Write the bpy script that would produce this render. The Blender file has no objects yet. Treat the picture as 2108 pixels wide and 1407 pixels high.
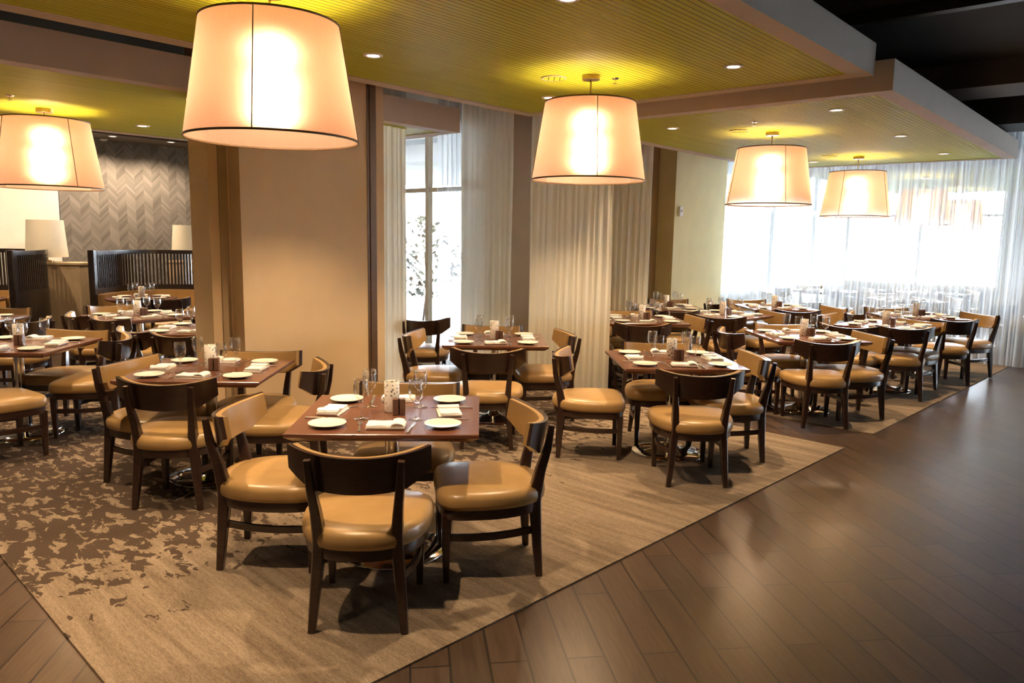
import bpy, bmesh, math, random
from mathutils import Vector, Matrix
random.seed(7)
PI=math.pi
S=bpy.context.scene
C=S.collection
# ---------------------------------------------------------------- camera, world, exposure
F=1546.0; PITCH=math.radians(7.97); ROLL=math.radians(.984); HC=1.7
def camera_axes():
    cp,sp=math.cos(PITCH),math.sin(PITCH); cr,sr=math.cos(ROLL),math.sin(ROLL)
    M=Matrix(((cr,-sr,0),(sr,cr,0),(0,0,1)))@Matrix(((1,0,0),(0,-sp,-cp),(0,cp,-sp)))
    return M
CM=camera_axes()
cam_d=bpy.data.cameras.new('camera'); cam=bpy.data.objects.new('camera',cam_d); C.objects.link(cam)
cam_d.sensor_width=36; cam_d.sensor_fit='HORIZONTAL'; cam_d.lens=36*F/2108; cam_d.clip_start=.05; cam_d.clip_end=200
Rw=Matrix((CM[0],-CM[1],-CM[2])).transposed()
cam.matrix_world=Matrix.Translation((0,0,HC))@Rw.to_4x4()
S.camera=cam
W=bpy.data.worlds.new('sky'); S.world=W; W.use_nodes=True
bg=W.node_tree.nodes['Background']; bg.inputs[0].default_value=(.80,.90,1.0,1); bg.inputs[1].default_value=28; W.cycles.sampling_method='MANUAL'; W.cycles.sample_map_resolution=64
S.view_settings.view_transform='Standard'; S.view_settings.look='None'; S.view_settings.exposure=0.95; S.view_settings.gamma=1
S.view_settings.use_curve_mapping=False
S.cycles.use_denoising=True
S.cycles.max_bounces=8; S.cycles.diffuse_bounces=5; S.cycles.glossy_bounces=3; S.cycles.transmission_bounces=5; S.cycles.transparent_max_bounces=14
S.cycles.caustics_reflective=False; S.cycles.caustics_refractive=False
S.cycles.sample_clamp_indirect=12
WARM=(1.0,.70,.42)
SPOT_W=118; PEND_W=24
b2=Vector((.66,.751,0)).normalized(); a2=Vector((b2.y,-b2.x,0))      # the two directions of the building
def cast(px,py,z):
    d=CM.transposed()@Vector(((px-1054)/F,(py-703.5)/F,1)); t=(z-HC)/d.z
    return Vector((0,0,HC))+d*t
def lamp(kind,name,loc,power,color,size=.04,parent=None,rot=None,**k):
    L=bpy.data.lights.new(name,kind); L.energy=power; L.color=color
    if kind!='AREA': L.shadow_soft_size=size
    for q,v in k.items(): setattr(L,q,v)
    o=bpy.data.objects.new(name,L); C.objects.link(o); o.location=loc
    if rot: o.rotation_euler=rot
    if parent: o.parent=parent
    return o
def portal(name,p,q,z0,z1,inward):
    mid=(Vector(p)+Vector(q))/2; n=Vector(inward).normalized()
    L=bpy.data.lights.new(name,'AREA'); L.shape='RECTANGLE'; L.size=(Vector(q)-Vector(p)).length; L.size_y=z1-z0
    L.cycles.is_portal=True
    o=bpy.data.objects.new(name,L); C.objects.link(o); o.location=(mid.x,mid.y,(z0+z1)/2)
    o.rotation_euler=n.to_track_quat('-Z','Y').to_euler()
    x=(Vector(q)-Vector(p)).normalized(); 
    m=Matrix((x,Vector((0,0,1)),x.cross(Vector((0,0,1))))).transposed()
    if (m@Vector((0,0,-1))).dot(n)<0: m=Matrix((-x,Vector((0,0,1)),(-x).cross(Vector((0,0,1))))).transposed()
    o.rotation_euler=m.to_euler()
# ---------------------------------------------------------------- node materials
def mat(name):
    m=bpy.data.materials.new(name); m.use_nodes=True; nt=m.node_tree
    return m,nt,nt.nodes['Principled BSDF']
def N(nt,t,**k):
    n=nt.nodes.new(t)
    for q,v in k.items():
        if q in n.inputs.keys(): n.inputs[q].default_value=v
        else: setattr(n,q,v)
    return n
def ramp(nt,fac,stops):
    r=nt.nodes.new('ShaderNodeValToRGB'); e=r.color_ramp.elements
    while len(e)<len(stops): e.new(.5)
    for x,(p,c) in zip(e,stops): x.position=p; x.color=(*c,1)
    nt.links.new(fac,r.inputs[0]); return r
def mth(nt,op,a,b=None,c=None):
    n=nt.nodes.new('ShaderNodeMath'); n.operation=op
    for i,v in enumerate((a,b,c)):
        if v is None: continue
        if isinstance(v,(int,float)): n.inputs[i].default_value=v
        else: nt.links.new(v,n.inputs[i])
    return n.outputs[0]
def mixc(nt,fac,a,b,mode='MIX'):
    n=nt.nodes.new('ShaderNodeMix'); n.data_type='RGBA'; n.blend_type=mode
    for i,v in ((0,fac),(6,a),(7,b)):
        if isinstance(v,(int,float)): n.inputs[i].default_value=v
        elif isinstance(v,tuple): n.inputs[i].default_value=(*v,1)
        else: nt.links.new(v,n.inputs[i])
    return n.outputs[2]
def coord(nt,kind='Object',scale=(1,1,1),rot=0):
    t=nt.nodes.new('ShaderNodeTexCoord'); m=nt.nodes.new('ShaderNodeMapping'); m.vector_type='POINT'
    m.inputs['Scale'].default_value=scale; m.inputs['Rotation'].default_value=(0,0,rot)
    nt.links.new(t.outputs[kind],m.inputs[0]); return m.outputs[0]
def noise(nt,vec,scale,detail=3,rough=.5,dist=0):
    n=N(nt,'ShaderNodeTexNoise'); n.inputs['Scale'].default_value=scale; n.inputs['Detail'].default_value=detail
    n.inputs['Roughness'].default_value=rough; n.inputs['Distortion'].default_value=dist
    nt.links.new(vec,n.inputs['Vector']); return n.outputs[0]
def bump(nt,h,bs,strength=.2,dist=.01):
    b=nt.nodes.new('ShaderNodeBump'); b.inputs['Strength'].default_value=strength; b.inputs['Distance'].default_value=dist
    nt.links.new(h,b.inputs['Height']); nt.links.new(b.outputs[0],bs.inputs['Normal'])
def plain(name,col,rough=.5,metal=0,var=.08,scale=6,bmp=0):
    m,nt,bs=mat(name); v=coord(nt); f=noise(nt,v,scale,4)
    lo=tuple(max(0,x*(1-var)) for x in col); hi=tuple(min(1,x*(1+var)) for x in col)
    r=ramp(nt,f,[(.35,lo),(.65,hi)]); nt.links.new(r.outputs[0],bs.inputs['Base Color'])
    bs.inputs['Roughness'].default_value=rough; bs.inputs['Metallic'].default_value=metal
    if bmp: bump(nt,noise(nt,v,scale*12,3),bs,bmp,.002)
    return m
def woodm(name,c0,c1,rough=.3,stretch=(2,30,30),coat=0):
    m,nt,bs=mat(name); v=coord(nt,'Object',stretch); f=noise(nt,v,1.6,6,.6,1.2)
    r=ramp(nt,f,[(.3,c0),(.7,c1)]); nt.links.new(r.outputs[0],bs.inputs['Base Color'])
    bs.inputs['Roughness'].default_value=rough; bs.inputs['Coat Weight'].default_value=coat; bs.inputs['Coat Roughness'].default_value=.15
    bump(nt,f,bs,.06,.002); return m
M={}
M['chair_wood']=woodm('dark_chair_wood',(.020,.009,.006),(.045,.020,.013),.28,(6,6,30),.3)
M['leather']=None
m,nt,bs=mat('tan_vinyl'); v=coord(nt); f=noise(nt,v,9,4); r=ramp(nt,f,[(.3,(.36,.222,.085)),(.7,(.43,.27,.108))]); nt.links.new(r.outputs[0],bs.inputs['Base Color'])
bs.inputs['Roughness'].default_value=.33; bump(nt,noise(nt,v,260,2),bs,.12,.001); M['leather']=m
M['tabletop']=woodm('walnut_tabletop',(.115,.045,.028),(.185,.078,.046),.24,(1.2,34,20),.25)
M['table_edge']=woodm('walnut_edge',(.07,.026,.016),(.12,.05,.03),.35,(2,30,30))
M['chrome']=plain('chrome',(.78,.77,.75),.07,1,.01)
M['steel']=plain('cutlery_steel',(.80,.77,.72),.28,1,.02)
M['china']=plain('white_china',(.80,.77,.70),.18,0,.02)
M['napkin']=plain('white_napkin',(.86,.83,.80),.85,0,.04,20,.15)
M['box_wood']=woodm('holder_wood',(.11,.055,.035),(.17,.09,.06),.4,(40,40,3))
m,nt,bs=mat('thin_glass')
for n in list(nt.nodes): 
    if n.type!='OUTPUT_MATERIAL': nt.nodes.remove(n)
out=nt.nodes['Material Output']; tr=N(nt,'ShaderNodeBsdfTransparent'); tr.inputs[0].default_value=(.97,.975,.975,1)
gl=N(nt,'ShaderNodeBsdfGlossy'); gl.inputs['Roughness'].default_value=.03
lw=N(nt,'ShaderNodeLayerWeight'); lw.inputs[0].default_value=.35
f=mth(nt,'ADD',mth(nt,'MULTIPLY',lw.outputs['Facing'],.6),.05); mx=N(nt,'ShaderNodeMixShader')
nt.links.new(f,mx.inputs[0]); nt.links.new(tr.outputs[0],mx.inputs[1]); nt.links.new(gl.outputs[0],mx.inputs[2]); nt.links.new(mx.outputs[0],out.inputs[0]); M['glass']=m
m,nt,bs=mat('dotted_frosted_glass'); v=coord(nt,'Object',(1,1,1)); vo=N(nt,'ShaderNodeTexVoronoi'); vo.inputs['Scale'].default_value=50; nt.links.new(v,vo.inputs['Vector'])
n2=noise(nt,v,40,1); d=mth(nt,'GREATER_THAN',mth(nt,'ADD',vo.outputs['Distance'],mth(nt,'MULTIPLY',n2,.3)),.42)
nt.links.new(mixc(nt,d,(.20,.19,.18),(.88,.85,.80)),bs.inputs['Base Color']); bs.inputs['Roughness'].default_value=.45; bs.inputs['Subsurface Weight'].default_value=.0; M['candle']=m
# ceilings
m,nt,bs=mat('lime_ceiling_planks'); v=coord(nt,'Object'); sx=N(nt,'ShaderNodeSeparateXYZ'); nt.links.new(v,sx.inputs[0])
fr=mth(nt,'FRACT',mth(nt,'DIVIDE',sx.outputs[0],.046)); g=mth(nt,'LESS_THAN',fr,.15)
idn=noise(nt,coord(nt,'Object',(21.7,.4,1)),1,2); base=ramp(nt,idn,[(.3,(.47,.50,.026)),(.7,(.57,.60,.045))])
nt.links.new(mixc(nt,g,base.outputs[0],(.09,.075,.01)),bs.inputs['Base Color']); bs.inputs['Roughness'].default_value=.6; bs.inputs['Specular IOR Level'].default_value=.2; M['lime']=m
M['soffit']=plain('warm_white_soffit',(.60,.52,.44),.7,0,.02)
M['dark_ceiling']=plain('dark_ceiling',(.032,.031,.032),.75,0,.05,2)
M['beam_brown']=plain('brown_beam',(.11,.085,.065),.6,0,.05,2)
M['beam_grey']=plain('grey_beam',(.05,.055,.062),.6,0,.05,2)
M['wall_tan']=plain('tan_wall_paint',(.72,.54,.33),.75,0,.03,3)
M['wall_pale']=plain('pale_tan_paint',(.66,.54,.38),.75,0,.03,3)
M['wall_cream']=plain('cream_wall_paint',(.92,.82,.46),.75,0,.03,3)
M['wall_brown']=plain('brown_wall_paint',(.40,.29,.17),.75,0,.03,3)
M['wall_white']=plain('white_wall_paint',(.84,.85,.85),.75,0,.03,3)
M['slot']=plain('bronze_slot',(.13,.075,.04),.45,.3,.06,20)
M['frame_white']=plain('white_window_frame',(.9,.92,.93),.45,0,.03)
M['brass']=plain('aged_brass',(.45,.33,.16),.3,1,.05)
M['trim_brown']=plain('brown_shade_binding',(.12,.065,.03),.6,0,.05)
# wood look floor
m,nt,bs=mat('plank_floor'); v=coord(nt,'Object',(1,1,1),math.radians(-97.85)); br=N(nt,'ShaderNodeTexBrick'); nt.links.new(v,br.inputs['Vector'])
br.offset=.42; br.offset_frequency=2; br.inputs['Scale'].default_value=1; br.inputs['Mortar Size'].default_value=.005; br.inputs['Mortar Smooth'].default_value=.1
br.inputs['Brick Width'].default_value=.93; br.inputs['Row Height'].default_value=.158; br.inputs['Bias'].default_value=0
br.inputs['Color1'].default_value=(0,0,0,1); br.inputs['Color2'].default_value=(1,1,1,1); br.inputs['Mortar'].default_value=(.5,.5,.5,1)
gr=noise(nt,coord(nt,'Object',(1,1,1),math.radians(-97.85)),1,2)
vs=nt.nodes.new('ShaderNodeMapping'); vs.inputs['Scale'].default_value=(2.2,34,1); nt.links.new(v,vs.inputs[0]); grain=noise(nt,vs.outputs[0],1.3,6,.62,1.5)
c1=ramp(nt,grain,[(.3,(.042,.025,.016)),(.72,(.090,.055,.035))]); tone=mth(nt,'ADD',mth(nt,'MULTIPLY',br.outputs['Color'],.35),.80)
cc=mixc(nt,1,c1.outputs[0],tone,'MULTIPLY'); cc=mixc(nt,br.outputs['Fac'],cc,(.016,.010,.008)); nt.links.new(cc,bs.inputs['Base Color'])
rr=mth(nt,'ADD',mth(nt,'MULTIPLY',grain,.14),.24); nt.links.new(rr,bs.inputs['Roughness']); bs.inputs['Specular IOR Level'].default_value=.6
bump(nt,mth(nt,'SUBTRACT',mth(nt,'MULTIPLY',grain,.25),br.outputs['Fac']),bs,.25,.003); M['floor']=m
# carpet
m,nt,bs=mat('patterned_carpet')
def cvec(sc): return coord(nt,'Object',sc,0)          # object space: x along A, y along B
st=noise(nt,cvec((1.0,15,1)),1.0,5,.7,.25); fib=noise(nt,cvec((1,1.6,1)),110,3,.7); fl=noise(nt,cvec((12,45,1)),2.2,4,.8)
base=ramp(nt,mth(nt,'ADD',mth(nt,'MULTIPLY',st,.55),mth(nt,'MULTIPLY',fl,.45)),[(.36,(.135,.097,.066)),(.5,(.225,.170,.118)),(.62,(.31,.245,.178))])
sp=mth(nt,'ADD',mth(nt,'MULTIPLY',fib,1.5),.24)
bl=noise(nt,cvec((2.6,4.4,1)),3.1,3,.6,.5); big=noise(nt,cvec((.5,.8,1)),1.0,2)
tc=nt.nodes.new('ShaderNodeTexCoord'); sx=N(nt,'ShaderNodeSeparateXYZ'); nt.links.new(tc.outputs['Object'],sx.inputs[0])
# more blotches deep inside (towards -A), few near the aisle
grad=mth(nt,'MULTIPLY_ADD',sx.outputs[0],-.20,-.40)
vein=noise(nt,cvec((1.3,1.1,1)),1.3,4,.55,1.0); vl=mth(nt,'LESS_THAN',mth(nt,'ABSOLUTE',mth(nt,'SUBTRACT',vein,.5)),.012)
thr=mth(nt,'ADD',mth(nt,'ADD',bl,mth(nt,'MINIMUM',mth(nt,'MAXIMUM',grad,-.4),.04)),mth(nt,'MULTIPLY',mth(nt,'SUBTRACT',big,.5),.18))
mk=ramp(nt,thr,[(.492,(0,0,0)),(.502,(1,1,1))])
mk2=mth(nt,'MAXIMUM',mk.outputs[0],mth(nt,'MULTIPLY',vl,mth(nt,'MULTIPLY',mth(nt,'GREATER_THAN',bl,.5),mth(nt,'LESS_THAN',sx.outputs[0],-1.5))))
col=mixc(nt,mk2,base.outputs[0],(.072,.050,.036)); col=mixc(nt,1,col,sp,'MULTIPLY'); nt.links.new(col,bs.inputs['Base Color'])
bs.inputs['Roughness'].default_value=.95; bs.inputs['Specular IOR Level'].default_value=.1; bump(nt,fib,bs,.6,.004); M['carpet']=m
# herringbone wallpaper
m,nt,bs=mat('herringbone_wallpaper'); v=coord(nt,'Object'); sx=N(nt,'ShaderNodeSeparateXYZ'); nt.links.new(v,sx.inputs[0])
cw=.15; tri=mth(nt,'PINGPONG',sx.outputs[0],cw); yy=mth(nt,'ADD',sx.outputs[2],mth(nt,'MULTIPLY',tri,-1.0)); row=mth(nt,'FLOOR',mth(nt,'DIVIDE',yy,.045)); colm=mth(nt,'FLOOR',mth(nt,'DIVIDE',sx.outputs[0],cw))
cx=N(nt,'ShaderNodeCombineXYZ'); nt.links.new(colm,cx.inputs[0]); nt.links.new(row,cx.inputs[1]); wn=N(nt,'ShaderNodeTexWhiteNoise'); nt.links.new(cx.outputs[0],wn.inputs[0])
big=noise(nt,v,1.1,2); par=mth(nt,'FRACT',mth(nt,'MULTIPLY',colm,.5))
f=mth(nt,'ADD',mth(nt,'ADD',mth(nt,'MULTIPLY',wn.outputs[0],.55),mth(nt,'MULTIPLY',par,.35)),mth(nt,'MULTIPLY',big,.3))
r=ramp(nt,f,[(.1,(.105,.10,.10)),(.95,(.24,.235,.235))]); nt.links.new(r.outputs[0],bs.inputs['Base Color']); bs.inputs['Roughness'].default_value=.6; M['herring']=m
# sheers
def sheer(name,col,alpha,thr=.0,transl=.6):
    m,nt,bs=mat(name); 
    for n in list(nt.nodes):
        if n.type!='OUTPUT_MATERIAL': nt.nodes.remove(n)
    out=nt.nodes['Material Output']; tr=N(nt,'ShaderNodeBsdfTransparent'); di=N(nt,'ShaderNodeBsdfDiffuse'); tl=N(nt,'ShaderNodeBsdfTranslucent')
    di.inputs[0].default_value=(*col,1); tl.inputs[0].default_value=(*col,1)
    m1=N(nt,'ShaderNodeMixShader'); m1.inputs[0].default_value=transl; m2=N(nt,'ShaderNodeMixShader')
    v=coord(nt,'Object',(1,1,1)); wv=noise(nt,coord(nt,'Object',(34,34,.25)),1,2)
    lw=N(nt,'ShaderNodeLayerWeight'); lw.inputs[0].default_value=.5
    al=mth(nt,'ADD',mth(nt,'ADD',mth(nt,'MULTIPLY',wv,.14),alpha-.07),mth(nt,'MULTIPLY',lw.outputs['Facing'],thr)); al=mth(nt,'MINIMUM',al,1)
    nt.links.new(al,m2.inputs[0])
    nt.links.new(di.outputs[0],m1.inputs[1]); nt.links.new(tl.outputs[0],m1.inputs[2]); nt.links.new(tr.outputs[0],m2.inputs[1]); nt.links.new(m1.outputs[0],m2.inputs[2]); nt.links.new(m2.outputs[0],out.inputs[0]); return m
M['sheer_bright']=sheer('white_sheer_fabric',(.84,.88,.92),.33,.32,.6)
M['sheer_dense']=sheer('cream_sheer_fabric',(.95,.91,.78),1.04,.1,.3)
M['sheer_mid']=sheer('ivory_sheer_fabric',(.95,.95,.86),1.0,.1,.4)
m=sheer('x',(.9,.9,.9),.5); 
# lamp shade fabric
m,nt,bs=mat('ivory_shade_fabric')
for n in list(nt.nodes):
    if n.type!='OUTPUT_MATERIAL': nt.nodes.remove(n)
out=nt.nodes['Material Output']; tl=N(nt,'ShaderNodeBsdfTranslucent'); tl.inputs[0].default_value=(.41,.22,.15,1)
di=N(nt,'ShaderNodeBsdfDiffuse'); di.inputs[0].default_value=(.62,.46,.37,1)
rf=N(nt,'ShaderNodeBsdfRefraction'); rf.inputs['IOR'].default_value=1.35; rf.inputs['Roughness'].default_value=.74; rf.inputs[0].default_value=(1,.88,.72,1)
w1=noise(nt,coord(nt,'Object',(3,3,260)),1,2); w2=noise(nt,coord(nt,'Object',(90,90,2)),1,2)
ma=N(nt,'ShaderNodeMixShader'); nt.links.new(mth(nt,'ADD',mth(nt,'MULTIPLY',w1,.2),.42),ma.inputs[0]); mb=N(nt,'ShaderNodeMixShader'); nt.links.new(mth(nt,'ADD',mth(nt,'MULTIPLY',w2,.10),.22),mb.inputs[0])
nt.links.new(di.outputs[0],ma.inputs[1]); nt.links.new(tl.outputs[0],ma.inputs[2]); nt.links.new(ma.outputs[0],mb.inputs[1]); nt.links.new(rf.outputs[0],mb.inputs[2]); nt.links.new(mb.outputs[0],out.inputs[0]); M['shade']=m
def emit(name,col,s):
    m,nt,bs=mat(name); bs.inputs['Base Color'].default_value=(*col,1); bs.inputs['Emission Color'].default_value=(*col,1); bs.inputs['Emission Strength'].default_value=s; return m
M['bulb']=emit('glowing_bulb',(1,.78,.5),6); M['led']=emit('downlight_glow',(1,.82,.6),9)
M['screen_wood']=woodm('espresso_screen_wood',(.012,.008,.008),(.028,.018,.016),.25,(6,6,30),.3)
M['pedestal']=woodm('light_veneer',(.42,.32,.20),(.56,.45,.31),.5,(3,3,1.5))
M['white_shade']=plain('white_linen_shade',(.68,.66,.58),.8,0,.02)
M['foliage']=plain('leaf_green',(.72,.80,.68),.6,0,.3,8)
M['bark']=plain('bark',(.7,.68,.62),.8,0,.2)
M['pale_ground']=plain('pale_paving',(.8,.8,.78),.8,0,.05)
M['black']=plain('black_plastic',(.02,.02,.02),.4,0,.05)
# ---------------------------------------------------------------- mesh helpers
def obj(name,bm,m,parent=None,smooth=False,loc=None,rz=0):
    me=bpy.data.meshes.new(name); bmesh.ops.recalc_face_normals(bm,faces=bm.faces[:]); bm.to_mesh(me); bm.free()
    if m: me.materials.append(m)
    if smooth: 
        me.polygons.foreach_set('use_smooth',[True]*len(me.polygons))
    o=bpy.data.objects.new(name,me); C.objects.link(o)
    if parent: o.parent=parent
    if loc is not None: o.location=loc
    o.rotation_euler.z=rz
    if smooth and smooth!=2:
        try: me.set_sharp_from_angle(angle=math.radians(38))
        except Exception: pass
    return o
def tag(o,label=None,cat=None,group=None,kind=None):
    if label: o['label']=label
    if cat: o['category']=cat
    if group: o['group']=group
    if kind: o['kind']=kind
    return o
def thing(name,label,cat,loc=(0,0,0),rz=0,group=None):
    o=bpy.data.objects.new(name,None); C.objects.link(o); o.location=loc; o.rotation_euler.z=rz; o.empty_display_size=.1
    return tag(o,label,cat,group)
def dup(root,loc,rz,label=None,group=None):
    r=root.copy(); C.objects.link(r); r.location=loc; r.rotation_euler=(0,0,rz)
    if label: r['label']=label
    if group: r['group']=group
    for ch in list(root.children):
        c=ch.copy(); C.objects.link(c); c.parent=r
        for g in ch.children:
            d=g.copy(); C.objects.link(d); d.parent=c
    return r
def box(bm,lo,hi,bev=0):
    ret=bmesh.ops.create_cube(bm,size=1); vs=ret['verts']
    for v in vs: v.co=Vector([lo[i]+(v.co[i]+.5)*(hi[i]-lo[i]) for i in range(3)])
    if bev: 
        es=list({e for v in vs for e in v.link_edges}); bmesh.ops.bevel(bm,geom=es,offset=bev,segments=2,affect='EDGES',profile=.6)
    return vs
def bx(lo,hi,bev=0):
    bm=bmesh.new(); box(bm,lo,hi,bev); return bm
def loft(bm,rings,cap0=True,cap1=True,closed=True):
    R=[[bm.verts.new(p) for p in r] for r in rings]; n=len(R[0])
    for A,B in zip(R,R[1:]):
        for i in range(n if closed else n-1):
            j=(i+1)%n; bm.faces.new((A[i],A[j],B[j],B[i]))
    if cap0: bm.faces.new(R[0][::-1])
    if cap1: bm.faces.new(R[-1])
    return R
def lathe(prof,n=24,cap0=False,cap1=False):
    bm=bmesh.new(); loft(bm,[[(r*math.cos(2*PI*i/n),r*math.sin(2*PI*i/n),z) for i in range(n)] for r,z in prof],cap0,cap1); return bm
def sweep(bm,pts,size,up=Vector((0,0,1)),bev=.25):
    # rectangular section with cut corners along pts; size = list of (w,h)
    rings=[]
    for i,p in enumerate(pts):
        p=Vector(p); d=(Vector(pts[min(i+1,len(pts)-1)])-Vector(pts[max(i-1,0)])).normalized()
        s=d.cross(up); s=s.normalized() if s.length>1e-4 else Vector((1,0,0)); u=s.cross(d).normalized(); w,h=size[i]; w/=2; h/=2; k=bev*min(w,h)
        rings.append([p+s*x+u*y for x,y in ((-w+k,-h),(w-k,-h),(w,-h+k),(w,h-k),(w-k,h),(-w+k,h),(-w,h-k),(-w,-h+k))])
    loft(bm,rings)
def quad_slab(pts,z0,z1):
    bm=bmesh.new(); lo=[bm.verts.new((p[0],p[1],z0)) for p in pts]; hi=[bm.verts.new((p[0],p[1],z1)) for p in pts]
    n=len(pts); bm.faces.new(lo[::-1]); bm.faces.new(hi)
    for i in range(n): j=(i+1)%n; bm.faces.new((lo[i],lo[j],hi[j],hi[i]))
    return bm
def oriented(name,origin,u,pts_fn,m,**k): pass
def struct(name,bm,m,parent=None,label=None,**k):
    o=obj(name,bm,m,parent,**k); o['kind']='structure'
    if label: o['label']=label
    return o
YAW_B=math.atan2(b2.y,b2.x)-PI/2      # rotation that turns local +y into b2
def bframe(origin): return dict(loc=origin,rz=YAW_B)
# ---------------------------------------------------------------- floor, carpets
struct('floor',bx((-16,-5,-.1),(16,28,0)),M['floor'],label='wood look plank floor running diagonally through the restaurant')
ca=Vector((.72,-.694,0)).normalized(); cb=Vector((-ca.y,ca.x,0)); CROT=math.atan2(ca.y,ca.x)
def inter(p,d,q,e):
    # p+s d = q+t e in the plane
    det=d.x*(-e.y)+e.x*d.y; r=q-p; s=(r.x*(-e.y)+e.x*r.y)/det; return p+d*s
front=Vector((-.274,2.895,0)); leftp=Vector((-2.0,3.09,0)); corner=inter(front,cb,leftp,ca)
farc=Vector((2.777,6.06,0)); backp=Vector((-5.01,8.89,0))
def carpet(name,c0,la,lb,label):
    # c0 = corner, extends -ca by la and +cb by lb
    bm=bmesh.new(); box(bm,(-la,0,0),(0,lb,.009))
    o=struct(name,bm,M['carpet'],label=label,loc=(c0.x,c0.y,.0005),rz=CROT); return o
L1=(farc-corner).dot(cb); carpet('floor',corner,6.6,L1,'patterned brown and tan carpet under the nearest tables')
c2=Vector((3.233,6.526,0)); c2=c2; L2=7.6
carpet('floor',Vector((3.233,6.526,0)),5.0,L2,'patterned brown and tan carpet under the far right tables')
# ---------------------------------------------------------------- upper ceiling and beams
ZC=3.5
struct('ceiling',bx((-16,-5,ZC),(16,28,ZC+.1)),M['dark_ceiling'],label='dark upper ceiling')
def beam(px,py,w,z0,m,name='ceiling'):
    p=cast(px,py,z0); bm=bx((-3.2,0,z0),(6,w,ZC-.001)); struct(name,bm,m,loc=(p.x,p.y,0),rz=math.atan2(a2.y,a2.x),label='dropped beam of the dark upper ceiling')
beam(1755,52,.10,3.40,M['black']); beam(1945,186,.75,3.25,M['beam_brown']); beam(2052,257,.8,3.12,M['beam_grey'])
# ---------------------------------------------------------------- hanging ceiling panels
def panel(corner_far_right,width,length,z,h,label,border=.145):
    c=corner_far_right; o=Vector((c.x,c.y,0))
    root=obj('ceiling',bx((-width+border,-length+border,z+.006),(-border,-border,z+.05)),M['lime'],loc=o,rz=YAW_B); root['kind']='structure'; root['label']=label
    for lo,hi in (((-width,-length,z),(-width+border,0,z+h)),((-border,-length,z),(0,0,z+h)),((-width+border,-border,z),(-border,0,z+h)),((-width+border,-length,z),(-border,-length+border,z+h))):
        e=obj('border',bx(lo,hi),M['soffit'],root); e['label']='warm white border of the hanging panel'
    e=obj('top_board',bx((-width+border,-length+border,z+h-.02),(-border,-border,z+h)),M['soffit'],root)
    return root
P1=Vector((2.72,5.95,0)); panel(P1,3.43,13,2.96,.235,'lime green plank ceiling panel over the nearest tables')
P2=Vector((6.79,10.42,0)); panel(P2,3.36,5.92,2.86,.235,'lime green plank ceiling panel over the right tables')
P3=Vector((-.585,8.12,0)); panel(P3,3.3,12,2.77,.245,'lime green plank ceiling panel over the left tables')
P5=P2+b2*7.3-a2*.0; panel(Vector((P5.x,P5.y,0)),3.4,6.3,2.86,.235,'lime green ceiling panel beyond the sheer curtain')
# ---------------------------------------------------------------- walls
def wall_box(name,p,q,thick,z0,z1,m,label=None,side=1):
    p=Vector(p);q=Vector(q);d=(q-p); L=d.length; rz=math.atan2(d.y,d.x)
    bm=bx((0,0 if side>0 else -thick,z0),(L,thick if side>0 else 0,z1)); return struct(name,bm,m,loc=(p.x,p.y,0),rz=rz,label=label)
# tan partition beside the left front table (B direction), left end at px 397
w0=Vector((-2.56,6.02,0)); w1=w0+b2*1.80
wA=w0+b2*.33
wall_box('wall_partition',w0+b2*.155,w1,.32,0,ZC,M['wall_tan'],'tan partition wall behind the near tables')
wall_box('wall_partition',wA+a2*.175,w1+a2*.175,.175,0,ZC,M['wall_tan'],'protruding tan face of the partition wall')
wall_box('trim_1',w0+b2*.235+a2*.012,w0+b2*.31+a2*.012,.012,0,ZC,M['wall_brown'],'narrow vertical pilaster strip on the tan partition')
# slot between partition face and curtains
so=w1+a2*.17
so=w0+b2*1.60+a2*.177
wall_box('trim_2',so,so+b2*.105,.004,0,3.2,M['slot'],'dark vertical slot at the end of the tan wall',side=-1)
wall_box('trim_3',so+b2*.03,so+b2*.065,.012,0,3.2,M['slot'],'raised bead inside the dark vertical slot',side=-1)
E0=Vector((-.35,9.15,0))
# long wall in B direction
pK=E0+b2*4.0; pL=E0+b2*5.75
wall_box('wall_right',E0,pL,.25,0,ZC,M['wall_brown'],'brown and cream wall right of the white curtains')
wall_box('wall_right',pK+a2*.30,pL+a2*.30,.30,0,ZC,M['wall_cream'],'cream wall section beside the bright window')
# sconce sized thermostat on the cream wall
def on_line(px,py,p,d):
    dd=CM.transposed()@Vector(((px-1054)/F,(py-703.5)/F,1)); dd2=Vector((dd.x,dd.y,0)); q=inter(Vector((0,0,0)),dd2,p,d)
    t=q.y/dd.y; return Vector((0,0,HC))+dd*t
th=on_line(1399,436,pK+a2*.30,b2)
t=thing('thermostat','small white thermostat on the cream wall','thermostat',th,YAW_B)
obj('housing',bx((.0,-.05,-.075),(.035,.05,.075),.006),M['frame_white'],t); obj('dial',bx((.035,-.02,-.01),(.041,.02,.03)),M['soffit'],t)
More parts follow.
